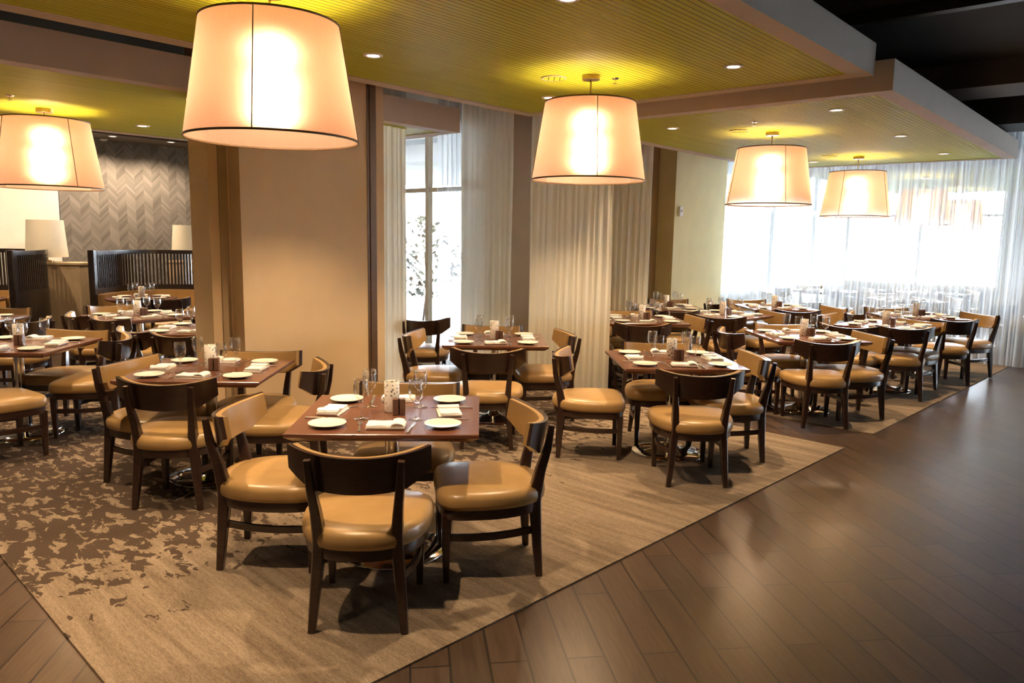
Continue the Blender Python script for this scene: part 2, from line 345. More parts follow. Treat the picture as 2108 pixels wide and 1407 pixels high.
# ---------------------------------------------------------------- windows
WN=[0]
def window(p,q,z0,z1,cols,transoms,label):
    WN[0]+=1
    p=Vector(p);q=Vector(q);d=q-p;L=d.length; rz=math.atan2(d.y,d.x)
    bm=bmesh.new(); fw=.055
    for i in range(cols+1):
        x=L*i/cols; box(bm,(x-fw/2,-.04,z0),(x+fw/2,.04,z1))
    for z in [z0+fw/2,z1-fw/2]+list(transoms): box(bm,(0,-.035,z-fw/2),(L,.035,z+fw/2))
    root=obj('window_%d'%WN[0],bm,M['frame_white'],loc=(p.x,p.y,0),rz=rz); root['kind']='structure'; root['label']=label
    for i in range(cols):
        obj('window_pane',bx((L*i/cols+fw/2,-.004,z0+fw),(L*(i+1)/cols-fw/2,.004,z1-fw)),M['glass'],root)
    obj('window_sill',bx((0,-.09,z0-.06),(L,.07,z0)),M['frame_white'],root)
Wd=-a2
W0=E0.copy(); fr_=on_line(892,600,W0,Wd); s0=(Vector((fr_.x,fr_.y,0))-W0).dot(Wd)
n_c=5; cw=1.05
Wend=W0+Wd*(s0+cw*n_c)
window(W0+Wd*(s0-cw*.9),Wend,.06,2.98,6,[2.27],'tall white framed window left of the white curtains')
portal('daylight',W0,Wend,.1,3.0,-(Vector((0,0,0))+b2))
wall_box('wall_back',W0+Wd*.06,Wend+Wd*.2,.2,3.0,ZC,M['wall_white'],'wall above the left windows')
wall_box('wall_back',W0+Wd*.06,W0+Wd*(s0-cw*.9-.02),.2,0,3.0,M['wall_tan'],'wall beside the left window')
# right glazing
pM=pL+b2*7.5
window(pL+b2*.42,pM,.7,3.42,3,[2.35],'tall bright window wall beside the cream wall')
wall_box('wall_back',pL,pM,.2,3.42,ZC,M['wall_white'],'wall above the right windows')
portal('daylight',pL,pM,.8,3.2,a2)
pN=pM+a2*3.3
window(pM,pN,.7,3.42,2,[2.35],'far window wall beyond the sheer curtain')
wall_box('wall_back',pM,pN,.2,3.42,ZC,M['wall_white'],'wall above the far windows')
portal('daylight',pM,pN,.8,3.2,-b2)
wall_box('wall_back',pL+b2*.4,pM,.2,0,.64,M['wall_white'],'low white wall under the right windows')
wall_box('wall_back',pM,pN,.2,0,.64,M['wall_white'],'low white wall under the far windows')
pQ=pN+a2*10
wall_box('wall_back',pN,pQ,.2,0,ZC,M['wall_white'],'far wall beyond the sheer curtain')
# enclosure behind and to the right of the camera
pR=Vector((11.5,7.2,0))
wall_box('wall_right',pQ,Vector((13.5,3.0,0)),.2,0,ZC,M['wall_white'],'right side wall of the restaurant')
wall_box('wall_right',Vector((13.5,3.0,0)),Vector((13.5,-4.6,0)),.2,0,ZC,M['wall_pale'],'right side wall near the entrance')
wall_box('wall_front',Vector((13.6,-4.6,0)),Vector((-13,-4.6,0)),.2,0,ZC,M['wall_pale'],'wall opposite the windows')
wall_box('wall_left',Vector((-13,-4.6,0)),Vector((-13,17,0)),.2,0,ZC,M['wall_pale'],'left side wall of the restaurant',side=1)
# herringbone wall and white wall at the left
def floorpt(px,Y):
    # floor point at depth Y seen in column px
    d=CM.transposed()@Vector(((px-1054)/F,(900-703.5)/F,1)); return Vector((d.x/d.y*Y,Y,0))
ZH=3.2; h1=cast(191,283.6,ZH); h2=cast(400,305.5,ZH); hd=(h2-h1); hd.z=0; hd.normalize()
h1=Vector((h1.x,h1.y,0)); h0=h1-hd*.35; h3=h1+hd*((h2-h1).length+.1)
hx=cast(155,283,3.08); 
hA=inter(Vector((0,0,0)),Vector((floorpt(155,10).x,10,0)),h1,hd)
ho=wall_box('wall_back',hA,h3,.15,0,ZH-.01,M['herring'],'grey herringbone papered wall behind the booth')
wall_box('wall_back',hA,h3+hd*.1,.15,ZH,ZC,M['wall_white'],'white band above the herringbone wall')
struct('ceiling',quad_slab([hA+Vector((.32,-1.0,0)),h3+Vector((.32,-1.0,0)),h3,hA],ZH-.02,ZH+.02),M['beam_brown'],label='brown soffit above the herringbone wall')
q0=hA+Vector((.05,-.12,0)); wall_box('wall_left',q0-hd*8.5,q0,.15,0,ZC,M['wall_white'],'white wall left of the herringbone wall')
wall_box('wall_left',h3,Wend,.15,0,ZC,M['wall_white'],'wall closing the left back corner',side=1)
wall_box('trim_4',h3,h3+hd*.14,.1,0,ZH-.02,M['wall_white'],'white end trim of the herringbone wall',side=-1)
# ---------------------------------------------------------------- curtains
def curtain(p,q,z0,z1,m,label,folds,amp,group=None,seed=0,res=10):
    rnd=random.Random(seed); p=Vector(p);q=Vector(q); d=q-p; L=d.length; n=int(folds*res); ph=rnd.random()*6
    X=[];acc=0
    ws=[.5+rnd.random() for _ in range(int(folds)+2)]
    bm=bmesh.new(); cols=[]
    zs=[z0,z0+.10,z0+.101,(z0+z1)*.4,(z0+z1)*.7,z1]
    for i in range(n+1):
        u=i/n; k=u*folds; f=int(k); w=ws[f]*(1-(k-f))+ws[f+1]*(k-f)
        y=amp*w*math.sin(2*PI*k+ph+.9*math.sin(2*PI*k*.37+ph)); x=u*L+.35*amp*math.sin(4*PI*k+ph)
        cols.append([bm.verts.new((x+.006*math.sin(z*2+k),y*(1.0-.35*(z-z0)/(z1-z0)),z)) for z in zs])
    for A,B in zip(cols,cols[1:]):
        for j in range(len(zs)-1): bm.faces.new((A[j],B[j],B[j+1],A[j+1]))
    o=obj('curtain',bm,m,loc=(p.x,p.y,0),rz=math.atan2(d.y,d.x),smooth=2)
    # hem along the foot
    hm=bmesh.new(); hc=[[hm.verts.new(v.co+Vector((0,-.0015,0))) for v in c[:2]] for c in []]
    hm.free()
    tag(o,label,'curtain',group); return o
def colpt(px,Y): return Vector((((px-1054)/F*1.0)*Y*1.0,Y,0))
curtain(floorpt(768,7.55),floorpt(836,7.95),.02,3.45,M['sheer_dense'],'white sheer curtain hanging beside the dark wall slot',6.5,.012,seed=1)
curtain(floorpt(904,9.35),floorpt(952,8.98),.02,3.45,M['sheer_bright'],'bright backlit sheer curtain over the left window',5,.04,seed=2)
curtain(floorpt(946,8.75),floorpt(1047,9.05),.02,3.45,M['sheer_mid'],'pale sheer curtain gathered before the brown wall',9,.013,seed=3)
curtain(floorpt(1082,8.5),floorpt(1246,8.2),.02,3.45,M['sheer_dense'],'wide cream sheer curtain behind the second pendant',13,.012,seed=4)
curtain(floorpt(1248,10.35),floorpt(1322,10.75),.02,3.45,M['sheer_dense'],'dim cream curtain before the brown wall section',6,.03,seed=5)
def Dpt(px):
    dd=CM.transposed()@Vector(((px-1054)/F,(600-703.5)/F,1)); q=inter(Vector((0,0,0)),Vector((dd.x,dd.y,0)),Vector((6.9,10.42,0)),a2); return q
D0=Dpt(1490); D1=Dpt(1692); D2=Dpt(1900); D3=Dpt(2100); D4=D3+a2*3.2
curtain(D0,D1,.02,3.45,M['sheer_bright'],'thin white sheer curtain before the brightest window',12,.05,seed=6,res=8)
curtain(D1,D2,.02,3.45,M['sheer_bright'],'white sheer curtain behind the fourth pendant',14,.06,seed=7,res=8)
curtain(D2,D3,.02,3.45,M['sheer_bright'],'white sheer curtain meeting the aisle at far right',14,.06,seed=8,res=8)
curtain(D3,D4,.02,3.45,M['sheer_bright'],'rightmost sheer curtain cut by the picture edge',16,.07,seed=9,res=8)
tr_=struct('trim_5',bx((0,-.02,3.45),((D4-D0).length,.02,3.49)),M['soffit'],loc=(D0.x,D0.y,0),rz=math.atan2(a2.y,a2.x),label='ceiling track of the long sheer curtain')
# ---------------------------------------------------------------- dining chair
def seat_outline(n=44,s=1.0):
    pts=[]
    for i in range(n):
        t=2*PI*i/n; c,sn=math.cos(t),math.sin(t)
        e=5.0 if sn>0 else 2.5
        r=(abs(c)**e+abs(sn)**e)**(-1/e); x=.290*r*c; y=(.252 if sn>0 else .315)*r*sn
        if y<0: x*=1-.10*(-y/.315)
        pts.append((x*s,y*s))
    return pts
def make_chair():
    t=thing('dining_chair','x','chair')
    W_=M['chair_wood']
    bm=bmesh.new(); prof=[(.94,.380),(.985,.385),(1.0,.405),(.995,.432),(.965,.452),(.88,.466),(.6,.476),(.25,.480)]
    loft(bm,[[(x,y,z) for x,y in seat_outline(44,s)] for s,z in prof]); obj('seat',bm,M['leather'],t,smooth=2)
    bm=bmesh.new(); loft(bm,[[(x,y,z) for x,y in seat_outline(44,s)] for s,z in ((.90,.328),(.945,.332),(.955,.383),(.95,.388))]); obj('seat_frame',bm,W_,t,smooth=True)
    # backrest: curved shell with chamfered lower corners, padded inside
    hw=.295; sag=.125; R=(hw*hw+sag*sag)/(2*sag); amax=math.asin(hw/R); yc=-.285
    def prof_z(u):
        a=abs(u); top=.782+.030*a**2
        if a<.62: bot=.622+.012*(a/.62)**2
        else: bot=.634+(a-.62)/.38*.068
        return bot,top
    def shell(r0,r1,insz,uu,zin):
        bm=bmesh.new(); n=28; cols=[]
        for i in range(n+1):
            u=(-1+2*i/n)*uu; a=u*amax; b_,t_=prof_z(u); b_+=zin; t_-=zin*.35
            col=[]
            for r,z in ((r0,b_),(r0,t_),(r1,t_),(r1,b_)):
                lean=-.16*(z-.62)
                rr=r; x=rr*math.sin(a); y=yc+R-rr*math.cos(a)+lean
                col.append(bm.verts.new((x,y,z)))
            cols.append(col)
        for A,B in zip(cols,cols[1:]):
            for j in range(4): k=(j+1)%4; bm.faces.new((A[j],B[j],B[k],A[k]))
        bm.faces.new(cols[0]); bm.faces.new(cols[-1][::-1])
        return bm
    br_=obj('backrest',shell(R+.012,R-.008,0,1,0),W_,t,smooth=True)
    bm=shell(R-.0085,R-.034,0,.975,.006); es=[e for e in bm.edges if e.calc_face_angle(0)>.9]; bmesh.ops.bevel(bm,geom=es,offset=.006,segments=2,affect='EDGES')
    bp_=obj('back_pad',bm,M['leather'],br_,smooth=True); bp_['label']='tan padded front'
    for s in (-1,1):
        bm=bmesh.new(); pts=[(s*.198,-.262,0),(s*.182,-.25,.18),(s*.166,-.238,.36),(s*.164,-.238,.42),(s*.172,-.262,.54),(s*.184,-.296,.66),(s*.192,-.312,.775)]
        sz=[(.032,.034),(.042,.046),(.05,.062),(.05,.064),(.042,.05),(.034,.036),(.028,.026)]
        sweep(bm,pts,[(w,h) for w,h in sz],up=Vector((0,1,0))); o=obj('leg',bm,W_,t,smooth=True)
        bm=bmesh.new(); sweep(bm,[(s*.212,.205,0),(s*.214,.207,.2),(s*.214,.205,.345)],[(.03,.03),(.04,.04),(.048,.048)],up=Vector((0,1,0))); obj('leg',bm,W_,t,smooth=True)
        bm=bmesh.new(); pts=[]
        for i in range(9):
            k=i/8; y=.2-.43*k; x=s*(.208+.035*math.sin(PI*k)-.036*k); pts.append((x,y,.225+.008*k))
        sweep(bm,pts,[(.02,.036)]*9); obj('stretcher',bm,W_,t,smooth=True)
    return t
CH=make_chair(); chair_used=[False]
def chair(x,y,face,label,group):
    rz=math.radians(face-90)
    if not chair_used[0]:
        chair_used[0]=True; CH.location=(x,y,.01); CH.rotation_euler=(0,0,rz); tag(CH,label,'chair',group); return CH
    return dup(CH,(x,y,.01),rz,label,group)
# ---------------------------------------------------------------- square table
def make_table():
    t=thing('dining_table','x','table'); hx,hy=.462,.442
    bm=bmesh.new()
    def ring(x,y,z): return [(-x,-y,z),(x,-y,z),(x,y,z),(-x,y,z)]
    loft(bm,[ring(hx-.035,hy-.035,.708),ring(hx,hy,.732),ring(hx,hy,.747),ring(hx-.003,hy-.003,.75)]); 
    o=obj('tabletop',bm,M['tabletop'],t)
    obj('under_plate',lathe([(.16,.69),(.16,.708)],24,True,True),M['black'],t,smooth=True)
    obj('pole',lathe([(.038,.012),(.038,.69)],24,True,True),M['chrome'],t,smooth=True)
    obj('base',lathe([(.292,0),(.295,.006),(.288,.012),(.20,.026),(.09,.042),(.055,.055),(.045,.075),(.038,.08)],56,True,True),M['chrome'],t,smooth=2)
    return t
TB=make_table(); tb_used=[False]
def make_goblet():
    t=thing('water_goblet','x','glass')
    bm=lathe([(.001,.084),(.012,.088),(.026,.102),(.034,.122),(.036,.142),(.034,.168),(.0315,.192),(.0305,.192),(.033,.168),(.0348,.142),(.0325,.122)],24); obj('bowl',bm,M['glass'],t,smooth=2)
    obj('stem',lathe([(.036,0),(.036,.002),(.012,.006),(.006,.016),(.0055,.05),(.009,.06),(.006,.072),(.010,.084)],20,True,True),M['glass'],t,smooth=2)
    return t
GB=make_goblet(); GB.scale=(1.07,1.07,1.07)
def make_plate():
    bm=lathe([(.045,0),(.047,.003),(.05,.004),(.092,.016),(.0925,.019),(.088,.0185),(.055,.009),(.02,.0085),(.001,.0085)],40,True,True); o=obj('side_plate',bm,M['china'],smooth=2); return tag(o,'x','plate')
PLT=make_plate()
def napkin_mesh(seed):
    rnd=random.Random(seed); bm=bmesh.new(); n=8; L,Wd_=.185,.115
    for k in range(3):
        z=.001+k*.0075; off=(rnd.uniform(-.004,.004),rnd.uniform(-.005,.005)); w=Wd_*(1-.05*k)
        nx,ny=10,6; top=[[bm.verts.new((-L/2+L*i/nx+off[0],-w/2+w*j/ny+off[1],z+.0065+.0015*math.sin(i*1.3+seed+k)*math.cos(j*1.7))) for j in range(ny+1)] for i in range(nx+1)]
        bot=[[bm.verts.new((-L/2+L*i/nx+off[0],-w/2+w*j/ny+off[1],z)) for j in range(ny+1)] for i in range(nx+1)]
        for i in range(nx):
            for j in range(ny):
                bm.faces.new((top[i][j],top[i+1][j],top[i+1][j+1],top[i][j+1])); bm.faces.new((bot[i][j],bot[i][j+1],bot[i+1][j+1],bot[i+1][j]))
        for i in range(nx):
            bm.faces.new((bot[i][0],bot[i+1][0],top[i+1][0],top[i][0])); bm.faces.new((bot[i+1][ny],bot[i][ny],top[i][ny],top[i+1][ny]))
        for j in range(ny):
            bm.faces.new((bot[0][j+1],bot[0][j],top[0][j],top[0][j+1])); bm.faces.new((bot[nx][j],bot[nx][j+1],top[nx][j+1],top[nx][j]))
    # turned over flap
    rings=[]
    for i in range(7):
        x=L/2-.062+i*.009; z=.024+.006*math.sin(PI*i/6)
        rings.append([(x,-Wd_/2,z),(x,Wd_/2,z),(x,Wd_/2,z+.005),(x,-Wd_/2,z+.005)])
    loft(bm,rings)
    return bm
NPK=[tag(obj('folded_napkin',napkin_mesh(s),M['napkin'],smooth=True),'x','napkin') for s in (1,2,3)]
def make_fork():
    bm=bmesh.new(); sweep(bm,[(0,-.1,.002),(0,-.04,.003),(0,.02,.004),(0,.045,.004)],[(.013,.003),(.010,.003),(.006,.003),(.012,.002)])
    sweep(bm,[(0,.045,.004),(0,.058,.003)],[(.012,.002),(.023,.0018)])
    for x in (-.0095,-.0032,.0032,.0095): sweep(bm,[(x,.058,.003),(x,.08,.003),(x,.1,.006)],[(.0042,.0018),(.0032,.0016),(.0022,.0012)])
    return tag(obj('fork',bm,M['steel'],smooth=True),'x','fork')
def make_knife():
    t=thing('table_knife','x','knife')
    bm=bmesh.new(); sweep(bm,[(0,-.11,.004),(0,-.06,.005),(0,-.01,.004)],[(.012,.006),(.014,.007),(.009,.006)]); obj('handle',bm,M['steel'],t,smooth=True)
    bm=bmesh.new(); sweep(bm,[(0,-.01,.003),(.002,.05,.002),(.002,.09,.002),(-.001,.112,.002)],[(.009,.003),(.018,.0016),(.017,.0014),(.004,.001)]); obj('blade',bm,M['steel'],t,smooth=True)
    return t
FK=make_fork(); KN=make_knife()
def make_candle():
    t=thing('candle_holder','x','candle holder')
    bm=lathe([(.001,.001),(.038,.001),(.040,.004),(.040,.162),(.0385,.164),(.036,.162),(.036,.01),(.001,.01)],32); o=obj('cylinder_shade',bm,M['candle'],t,smooth=True)
    obj('candle',lathe([(.02,.012),(.02,.05),(.004,.052),(.003,.058)],16,True,True),M['china'],t,smooth=True)
    return t
CD=make_candle()
def make_holder():
    t=thing('wooden_caddy','x','caddy')
    obj('half_block',bx((-.033,-.022,.001),(-.003,.022,.085),.002),M['box_wood'],t); obj('half_block',bx((.003,-.022,.001),(.033,.022,.085),.002),M['box_wood'],t); obj('slot_back',bx((-.003,.008,.001),(.003,.02,.082)),M['black'],t)
    return t
HD=make_holder()
first={}
def put(proto,key,loc,rz,label,group):
    if key not in first:
        first[key]=1; proto.location=loc; proto.rotation_euler=(0,0,rz); proto['label']=label; proto['group']=group; return proto
    return dup(proto,loc,rz,label,group)
SIDES={0:('near',0),1:('right',1),2:('far',2),3:('left',3)}
def table(cx,cy,rot,desc,level=2,names=('near','right','far','left'),seed=0,tlabel=None):
    rz=math.radians(rot); rnd=random.Random(seed+11)
    lab=tlabel
    if not tb_used[0]:
        tb_used[0]=True; TB.location=(cx,cy,.01); TB.rotation_euler=(0,0,rz); tag(TB,lab,'table','square dining tables')
    else: dup(TB,(cx,cy,.01),rz,lab,'square dining tables')
    Z=.7605
    def P(x,y): return (cx+x*math.cos(rz)-y*math.sin(rz),cy+x*math.sin(rz)+y*math.cos(rz),Z)
    lo_names={'near':'near left','right':'near right','far':'far right','left':'far left'} if names[0]=='near' else {n:m for n,m in zip(names,('near','right','far','left'))}
    for k in range(4):
        a=k*PI/2; nm=names[k]; c,s=math.cos(a),math.sin(a)
        def Q(x,y):
            x+=rnd.uniform(-.008,.008); y+=rnd.uniform(-.008,.008); return P(x*c-y*s,x*s+y*c)
        cor=lo_names[nm]; jr=lambda d: math.radians(rnd.uniform(-d,d))
        put(PLT,'p',Q(-.285,-.285),0,'white side plate, %s corner of %s'%(cor,desc),'side plates on the dining tables')
        i=(k+seed)%3
        put(NPK[i],'n%d'%i,Q(.0,-.31),rz+a+jr(9),'folded white napkin, %s side of %s'%(nm,desc),'napkins on the dining tables')
        put(GB,'g',Q(.135,-.14),0,'stemmed water glass, %s corner of %s'%({'near left':'near right','near right':'far right','far right':'far left','far left':'near left'}.get(cor,cor),desc),'water glasses on the dining tables')
        if level>=2:
            put(FK,'f',Q(-.125,-.30),rz+a+jr(12),'steel fork, %s side of %s'%(nm,desc),'forks on the dining tables')
            put(KN,'k',Q(.135,-.31),rz+a+jr(6),'steel table knife, %s side of %s'%(nm,desc),'knives on the dining tables')
    put(CD,'c',P(-.005,.03),rnd.uniform(0,6),'white dotted candle holder on %s'%desc,'candle holders on the dining tables')
    put(HD,'h',P(.04,-.035),rz+.1,'small dark wooden caddy on %s'%desc,'caddies on the dining tables')
def chairs(desc,lst,grp='dining chairs around the tables'):
    for (x,y,f,nm) in lst: chair(x,y,f,'tan seated dark chair, %s side of %s'%(nm,desc),grp)
DG=('near left','near right','far right','far left')
T=[
 # cx,cy,rot,desc,names,tablelabel, chairs
 (-.63,3.90,2.5,'the nearest centre table',None,'square walnut table nearest the camera on a chrome pedestal',[(-.64,3.27,91,'near'),(-1.19,3.79,0,'left'),(-.135,3.74,189,'right'),(-.61,4.26,-89,'far')]),
 (1.27,5.85,3,'the table by the carpet point',None,'square walnut table near the pointed carpet corner under the second pendant',[(1.29,5.25,90,'near'),(.64,5.82,-3,'left'),(1.68,5.80,180,'right'),(1.25,6.22,-90,'far')]),
 (-2.07,5.08,2,'the table beside the tan wall',None,'square walnut table left of the nearest one beside the tan wall',[(-2.09,4.66,91,'near'),(-2.42,5.02,-12,'left'),(-1.56,5.0,186,'right'),(-1.87,5.38,-86,'far')]),
 (-4.03,6.05,2,'the table at the left edge',None,'square walnut table cut by the left picture edge',[(-3.78,5.42,55,'near'),(-3.52,6.17,189,'right'),(-3.87,6.42,-92,'far'),(-4.75,6.1,0,'left')]),
 (-.16,6.85,2.5,'the table before the white curtains',None,'square walnut table standing before the white curtains',[(-.19,6.09,90,'near'),(-.68,6.80,-5,'left'),(.28,6.95,190,'right'),(-.2,7.28,-90,'far')]),
 (1.53,8.78,1,'the table right of the cream curtain',None,'square walnut table just right of the wide cream curtain',[(1.38,8.08,90,'near'),(.93,8.72,0,'left'),(1.93,8.62,190,'right'),(1.45,9.12,-90,'far')]),
 (2.95,7.50,2.5,'the table under the third pendant',None,'square walnut table under the third pendant lamp',[(2.86,6.95,91,'near'),(2.38,7.42,5,'left'),(3.30,7.25,188,'right'),(2.9,7.86,-90,'far')]),
 (4.33,8.60,45,'the diagonal table by the aisle',DG,'diagonally turned walnut table under the fourth pendant by the aisle',[(3.74,8.22,55,'near left'),(4.25,8.22,82,'near right'),(4.62,8.62,215,'far right'),(4.05,9.1,-40,'far left')]),
 (-4.14,8.28,48,'the diagonal table before the booth',DG,'diagonally turned walnut table before the corner booth',[(-4.42,8.0,45,'near left'),(-3.98,7.75,62,'near right'),(-3.72,8.72,228,'far right'),(-4.6,8.75,-45,'far left')]),
 (-3.02,7.22,3,'the table half hidden by the tan wall',None,'square walnut table half hidden behind the tan wall edge',[(-2.86,6.68,80,'near'),(-3.28,6.88,55,'left'),(-3.0,7.8,-90,'far')]),
 (-5.72,7.7,2,'the back table at left edge',None,'square walnut table at the left edge behind another table',[(-4.95,7.35,170,'right'),(-5.7,8.2,-90,'far')]),
 (2.70,9.52,45,'the diagonal table by bright window',DG,'diagonally turned walnut table near the brightest window',[(2.52,9.0,68,'near left'),(3.12,9.45,195,'far right'),(2.12,9.55,0,'far left')]),
 (3.77,10.75,2,'the far table before sheer curtain',None,'farthest walnut table standing before the long sheer curtain',[(3.72,9.95,90,'near'),(4.22,10.25,192,'right'),(3.55,11.2,-90,'far'),(3.1,10.7,0,'left')]),
 (5.30,9.80,2,'the rightmost table by sheer curtain',None,'rightmost walnut table standing by the sheer curtain',[(5.27,9.12,93,'near'),(5.84,9.62,195,'right'),(5.15,10.15,-92,'far'),(4.6,9.5,-10,'left')]),
 (2.15,10.45,2,'the table along the cream wall',None,'walnut table along the cream wall',[(2.08,9.66,85,'near'),(1.45,10.3,5,'left'),(2.3,11.0,-95,'far')]),
]
for i,(cx,cy,rot,desc,names,tl,ch) in enumerate(T):
    table(cx,cy,rot,desc,2,names or ('near','right','far','left'),i,tl); chairs(desc,ch)
# beyond the sheer curtain
for i,(cx,cy,desc) in enumerate([(6.6,12.6,'the table just behind the sheer curtain'),(8.3,11.4,'the right table behind sheer curtain'),(8.0,14.4,'the middle table behind sheer curtain'),(6.1,14.6,'the left table behind sheer curtain'),(10.0,13.2,'the farthest right table behind curtain')]):
    table(cx,cy,i*7,desc,1,('near','right','far','left'),i+20,'walnut table, '+desc.replace('the ','',1)+', set for four')
    chairs(desc,[(cx,cy-.62,90,'near'),(cx+.62,cy,180,'right'),(cx,cy+.6,-90,'far'),(cx-.62,cy,0,'left')],'chairs beyond the sheer curtain')
chair(-.98,8.25,92,'lone dark chair standing at the left window behind other tables','dining chairs around the tables')
# ---------------------------------------------------------------- pendants
def pendant(x,y,zb,zc,label,pw,seam=0.0):
    t=thing('pendant_lamp',label,'pendant lamp',(x,y,0),math.radians(seam),'drum pendant lamps')
    h=.60; r0,r1=.452,.358
    sh=obj('lamp_shade',lathe([(r0,zb),(r1,zb+h)],72),M['shade'],t,smooth=2)
    for r,z in ((r0,zb),(r1,zb+h)):
        obj('rim',lathe([(r+.003,z-.005),(r+.005,z),(r+.003,z+.006),(r-.003,z+.006),(r-.004,z),(r-.003,z-.005),(r+.003,z-.005)],72),M['trim_brown'],sh,smooth=2)
    for k in range(4):
        a=k*PI/2-PI/2; bm=bmesh.new(); rr=.0025
        sweep(bm,[((r0+rr)*math.cos(a),(r0+rr)*math.sin(a),zb),((r1+rr)*math.cos(a),(r1+rr)*math.sin(a),zb+h)],[(.005,.004)]*2,up=Vector((math.cos(a),math.sin(a),0))); obj('seam',bm,M['trim_brown'],sh)
    bm=bmesh.new()
    for k in range(3):
        a=k*2*PI/3+.5; sweep(bm,[(0,0,zb+h-.03),(r1*math.cos(a),r1*math.sin(a),zb+h-.005)],[(.006,.006)]*2)
    obj('spider',bm,M['brass'],t)
    obj('rod',lathe([(.007,zb+.47),(.007,zc-.02)],12,True,True),M['brass'],t,smooth=True)
    obj('canopy',lathe([(.068,zc-.035),(.07,zc-.033),(.07,zc),],28,True,True),M['brass'],t,smooth=True)
    obj('socket',lathe([(.03,zb+.47),(.03,zb+.50)],16,True,True),M['brass'],t,smooth=True)
    for k in range(3):
        zz=zb+(.15,.27,.39)[k]; a=k*2.1+.6; bo=obj('bulb',lathe([(.001,-.03),(.018,-.025),(.026,0),(.02,.025),(.012,.045)],16),M['bulb'],t,smooth=2); bo.location=(.05*math.cos(a),.05*math.sin(a),zz)
    for k in range(3): lamp('POINT','bulb_light',(0,0,zb+(.12,.26,.42)[k]),pw/3,WARM,.045,parent=t)
    return t
PD=[(-1.311,4.175,2.195,2.966,'nearest and largest looking drum pendant lamp at top left of centre',5),
    (.587,6.15,2.155,2.966,'drum pendant lamp hanging above the table by the carpet point',3),
    (2.79,8.40,2.092,2.866,'drum pendant lamp over the right table, third in the row',4),
    (4.72,10.58,2.055,2.866,'drum pendant lamp nearest the long sheer curtain, fourth in row',40),
    (-4.28,7.03,2.07,2.776,'drum pendant lamp at the left picture edge',-30),
    (7.2,13.46,2.03,2.866,'drum pendant lamp seen through the sheer curtain, nearer one',10),
    (9.6,16.4,2.03,2.866,'drum pendant lamp seen through the sheer curtain, farther one',30)]
for x,y,zb,zc,lb,sm in PD: pendant(x,y,zb,zc,lb,PEND_W,sm)
# ---------------------------------------------------------------- downlights
def downlight(x,y,z,label,pw,lit=True,spread=92):
    t=thing('downlight',label,'downlight',(x,y,z),0,'recessed ceiling downlights')
    obj('trim_ring',lathe([(.045,.004),(.045,-.002),(.052,-.006),(.068,-.004),(.07,.004)],28),M['frame_white'],t,smooth=True)
    obj('lens',lathe([(.001,.002),(.045,.002)],24),M['led'],t)
    if lit: lamp('SPOT','downlight_beam',(0,0,-.012),pw,WARM,.03,parent=t,spot_size=math.radians(spread),spot_blend=.55)
Lc=Vector((.30,7.11,0)); Rc=Vector((1.59,5.74,0)); st=Vector((-1.325,-1.52,0))
names_=['beside the second pendant','between the first two pendants','left of the nearest pendant','right of the nearest pendant']
k=0
wr=['at the far left corner','at the far right corner','above the nearest table','near the right border','behind the nearest pendant','above the aisle edge','at the near end','at the near right end']
for i in range(4):
    for P_ in (Lc,Rc):
        q=P_+st*i; downlight(q.x,q.y,2.962,'small round downlight in the nearest green panel, '+wr[k],SPOT_W); k+=1
k=0
wr=['left of the third pendant','near the aisle corner','past the third pendant','midway along the aisle side','beside the fourth pendant','at the far aisle corner']
L2=Vector((1.66,8.19,0)); R2=Vector((2.85,6.9,0))
for i in range(3):
    for P_ in (L2,R2):
        q=P_-st*i*1.03; downlight(q.x,q.y,2.862,'small round downlight in the right green panel, '+wr[k],SPOT_W); k+=1
L3=Vector((-3.88,8.03,0)); k=0
wr=['at its far left','at its far right','left of the pendant','right of the pendant','near the camera left','near the camera right']
for i in range(3):
    for P_ in (L3,L3+a2*1.75):
        q=P_+st*i; downlight(q.x,q.y,2.772,'small round downlight in the left green panel, '+wr[k],SPOT_W*.8); k+=1
for j,(px,py) in enumerate(((232,281),(352,293))):
    q=cast(px,py,ZH-.024); downlight(q.x,q.y,ZH-.023,'small downlight in the brown soffit, %s one'%('left','right')[j],95,spread=150)
for j,(x,y) in enumerate(((-5.3,10.5),(-7.3,9.6),(-6.7,11.0),(-8.6,8.6))):  # added fill lamps, hidden from view, to brighten the booth area
    downlight(x,y,ZC-.004,'added unseen fill downlight above the booths, '+('corner one','left edge one','between the booths','farthest left')[j],95,spread=130)
t_=cast(1140,160,2.96)
def flush(px,py,z,r,label,name,cat):
    q=cast(px,py,z); t=thing(name,label,cat,(q.x,q.y,z+.006)); obj('grille',lathe([(r-.008,.0),(r-.01,-.006),(.01,-.007)],32,False,True),M['lime'] if cat=='speaker' else M['soffit'],t,smooth=True)
    obj('rim',lathe([(r-.008,0),(r-.006,-.01),(r,-.008),(r+.002,0)],32),M['soffit'],t,smooth=True)
flush(1140,162,2.96,.10,'round flush ceiling speaker beside the second pendant','ceiling_speaker','speaker')
flush(1522,270,2.86,.10,'round flush ceiling speaker left of the third pendant','ceiling_speaker','speaker')
flush(1708,322,2.86,.10,'round flush ceiling speaker left of the fourth pendant','ceiling_speaker','speaker')
def sprinkler(px,py,z,label):
    q=cast(px,py,z); t=thing('sprinkler_head',label,'sprinkler',(q.x,q.y,z+.006)); obj('escutcheon',lathe([(.03,0),(.028,-.006),(.012,-.01)],20,False,True),M['chrome'],t,smooth=True); obj('deflector',lathe([(.005,-.01),(.006,-.035),(.018,-.037),(.018,-.04)],14,True,True),M['chrome'],t,smooth=True)
sprinkler(1267,163,2.96,'sprinkler head in the nearest green panel'); sprinkler(1553,252,2.86,'sprinkler head in the right green panel'); sprinkler(20,198,2.77,'sprinkler head in the left green panel')
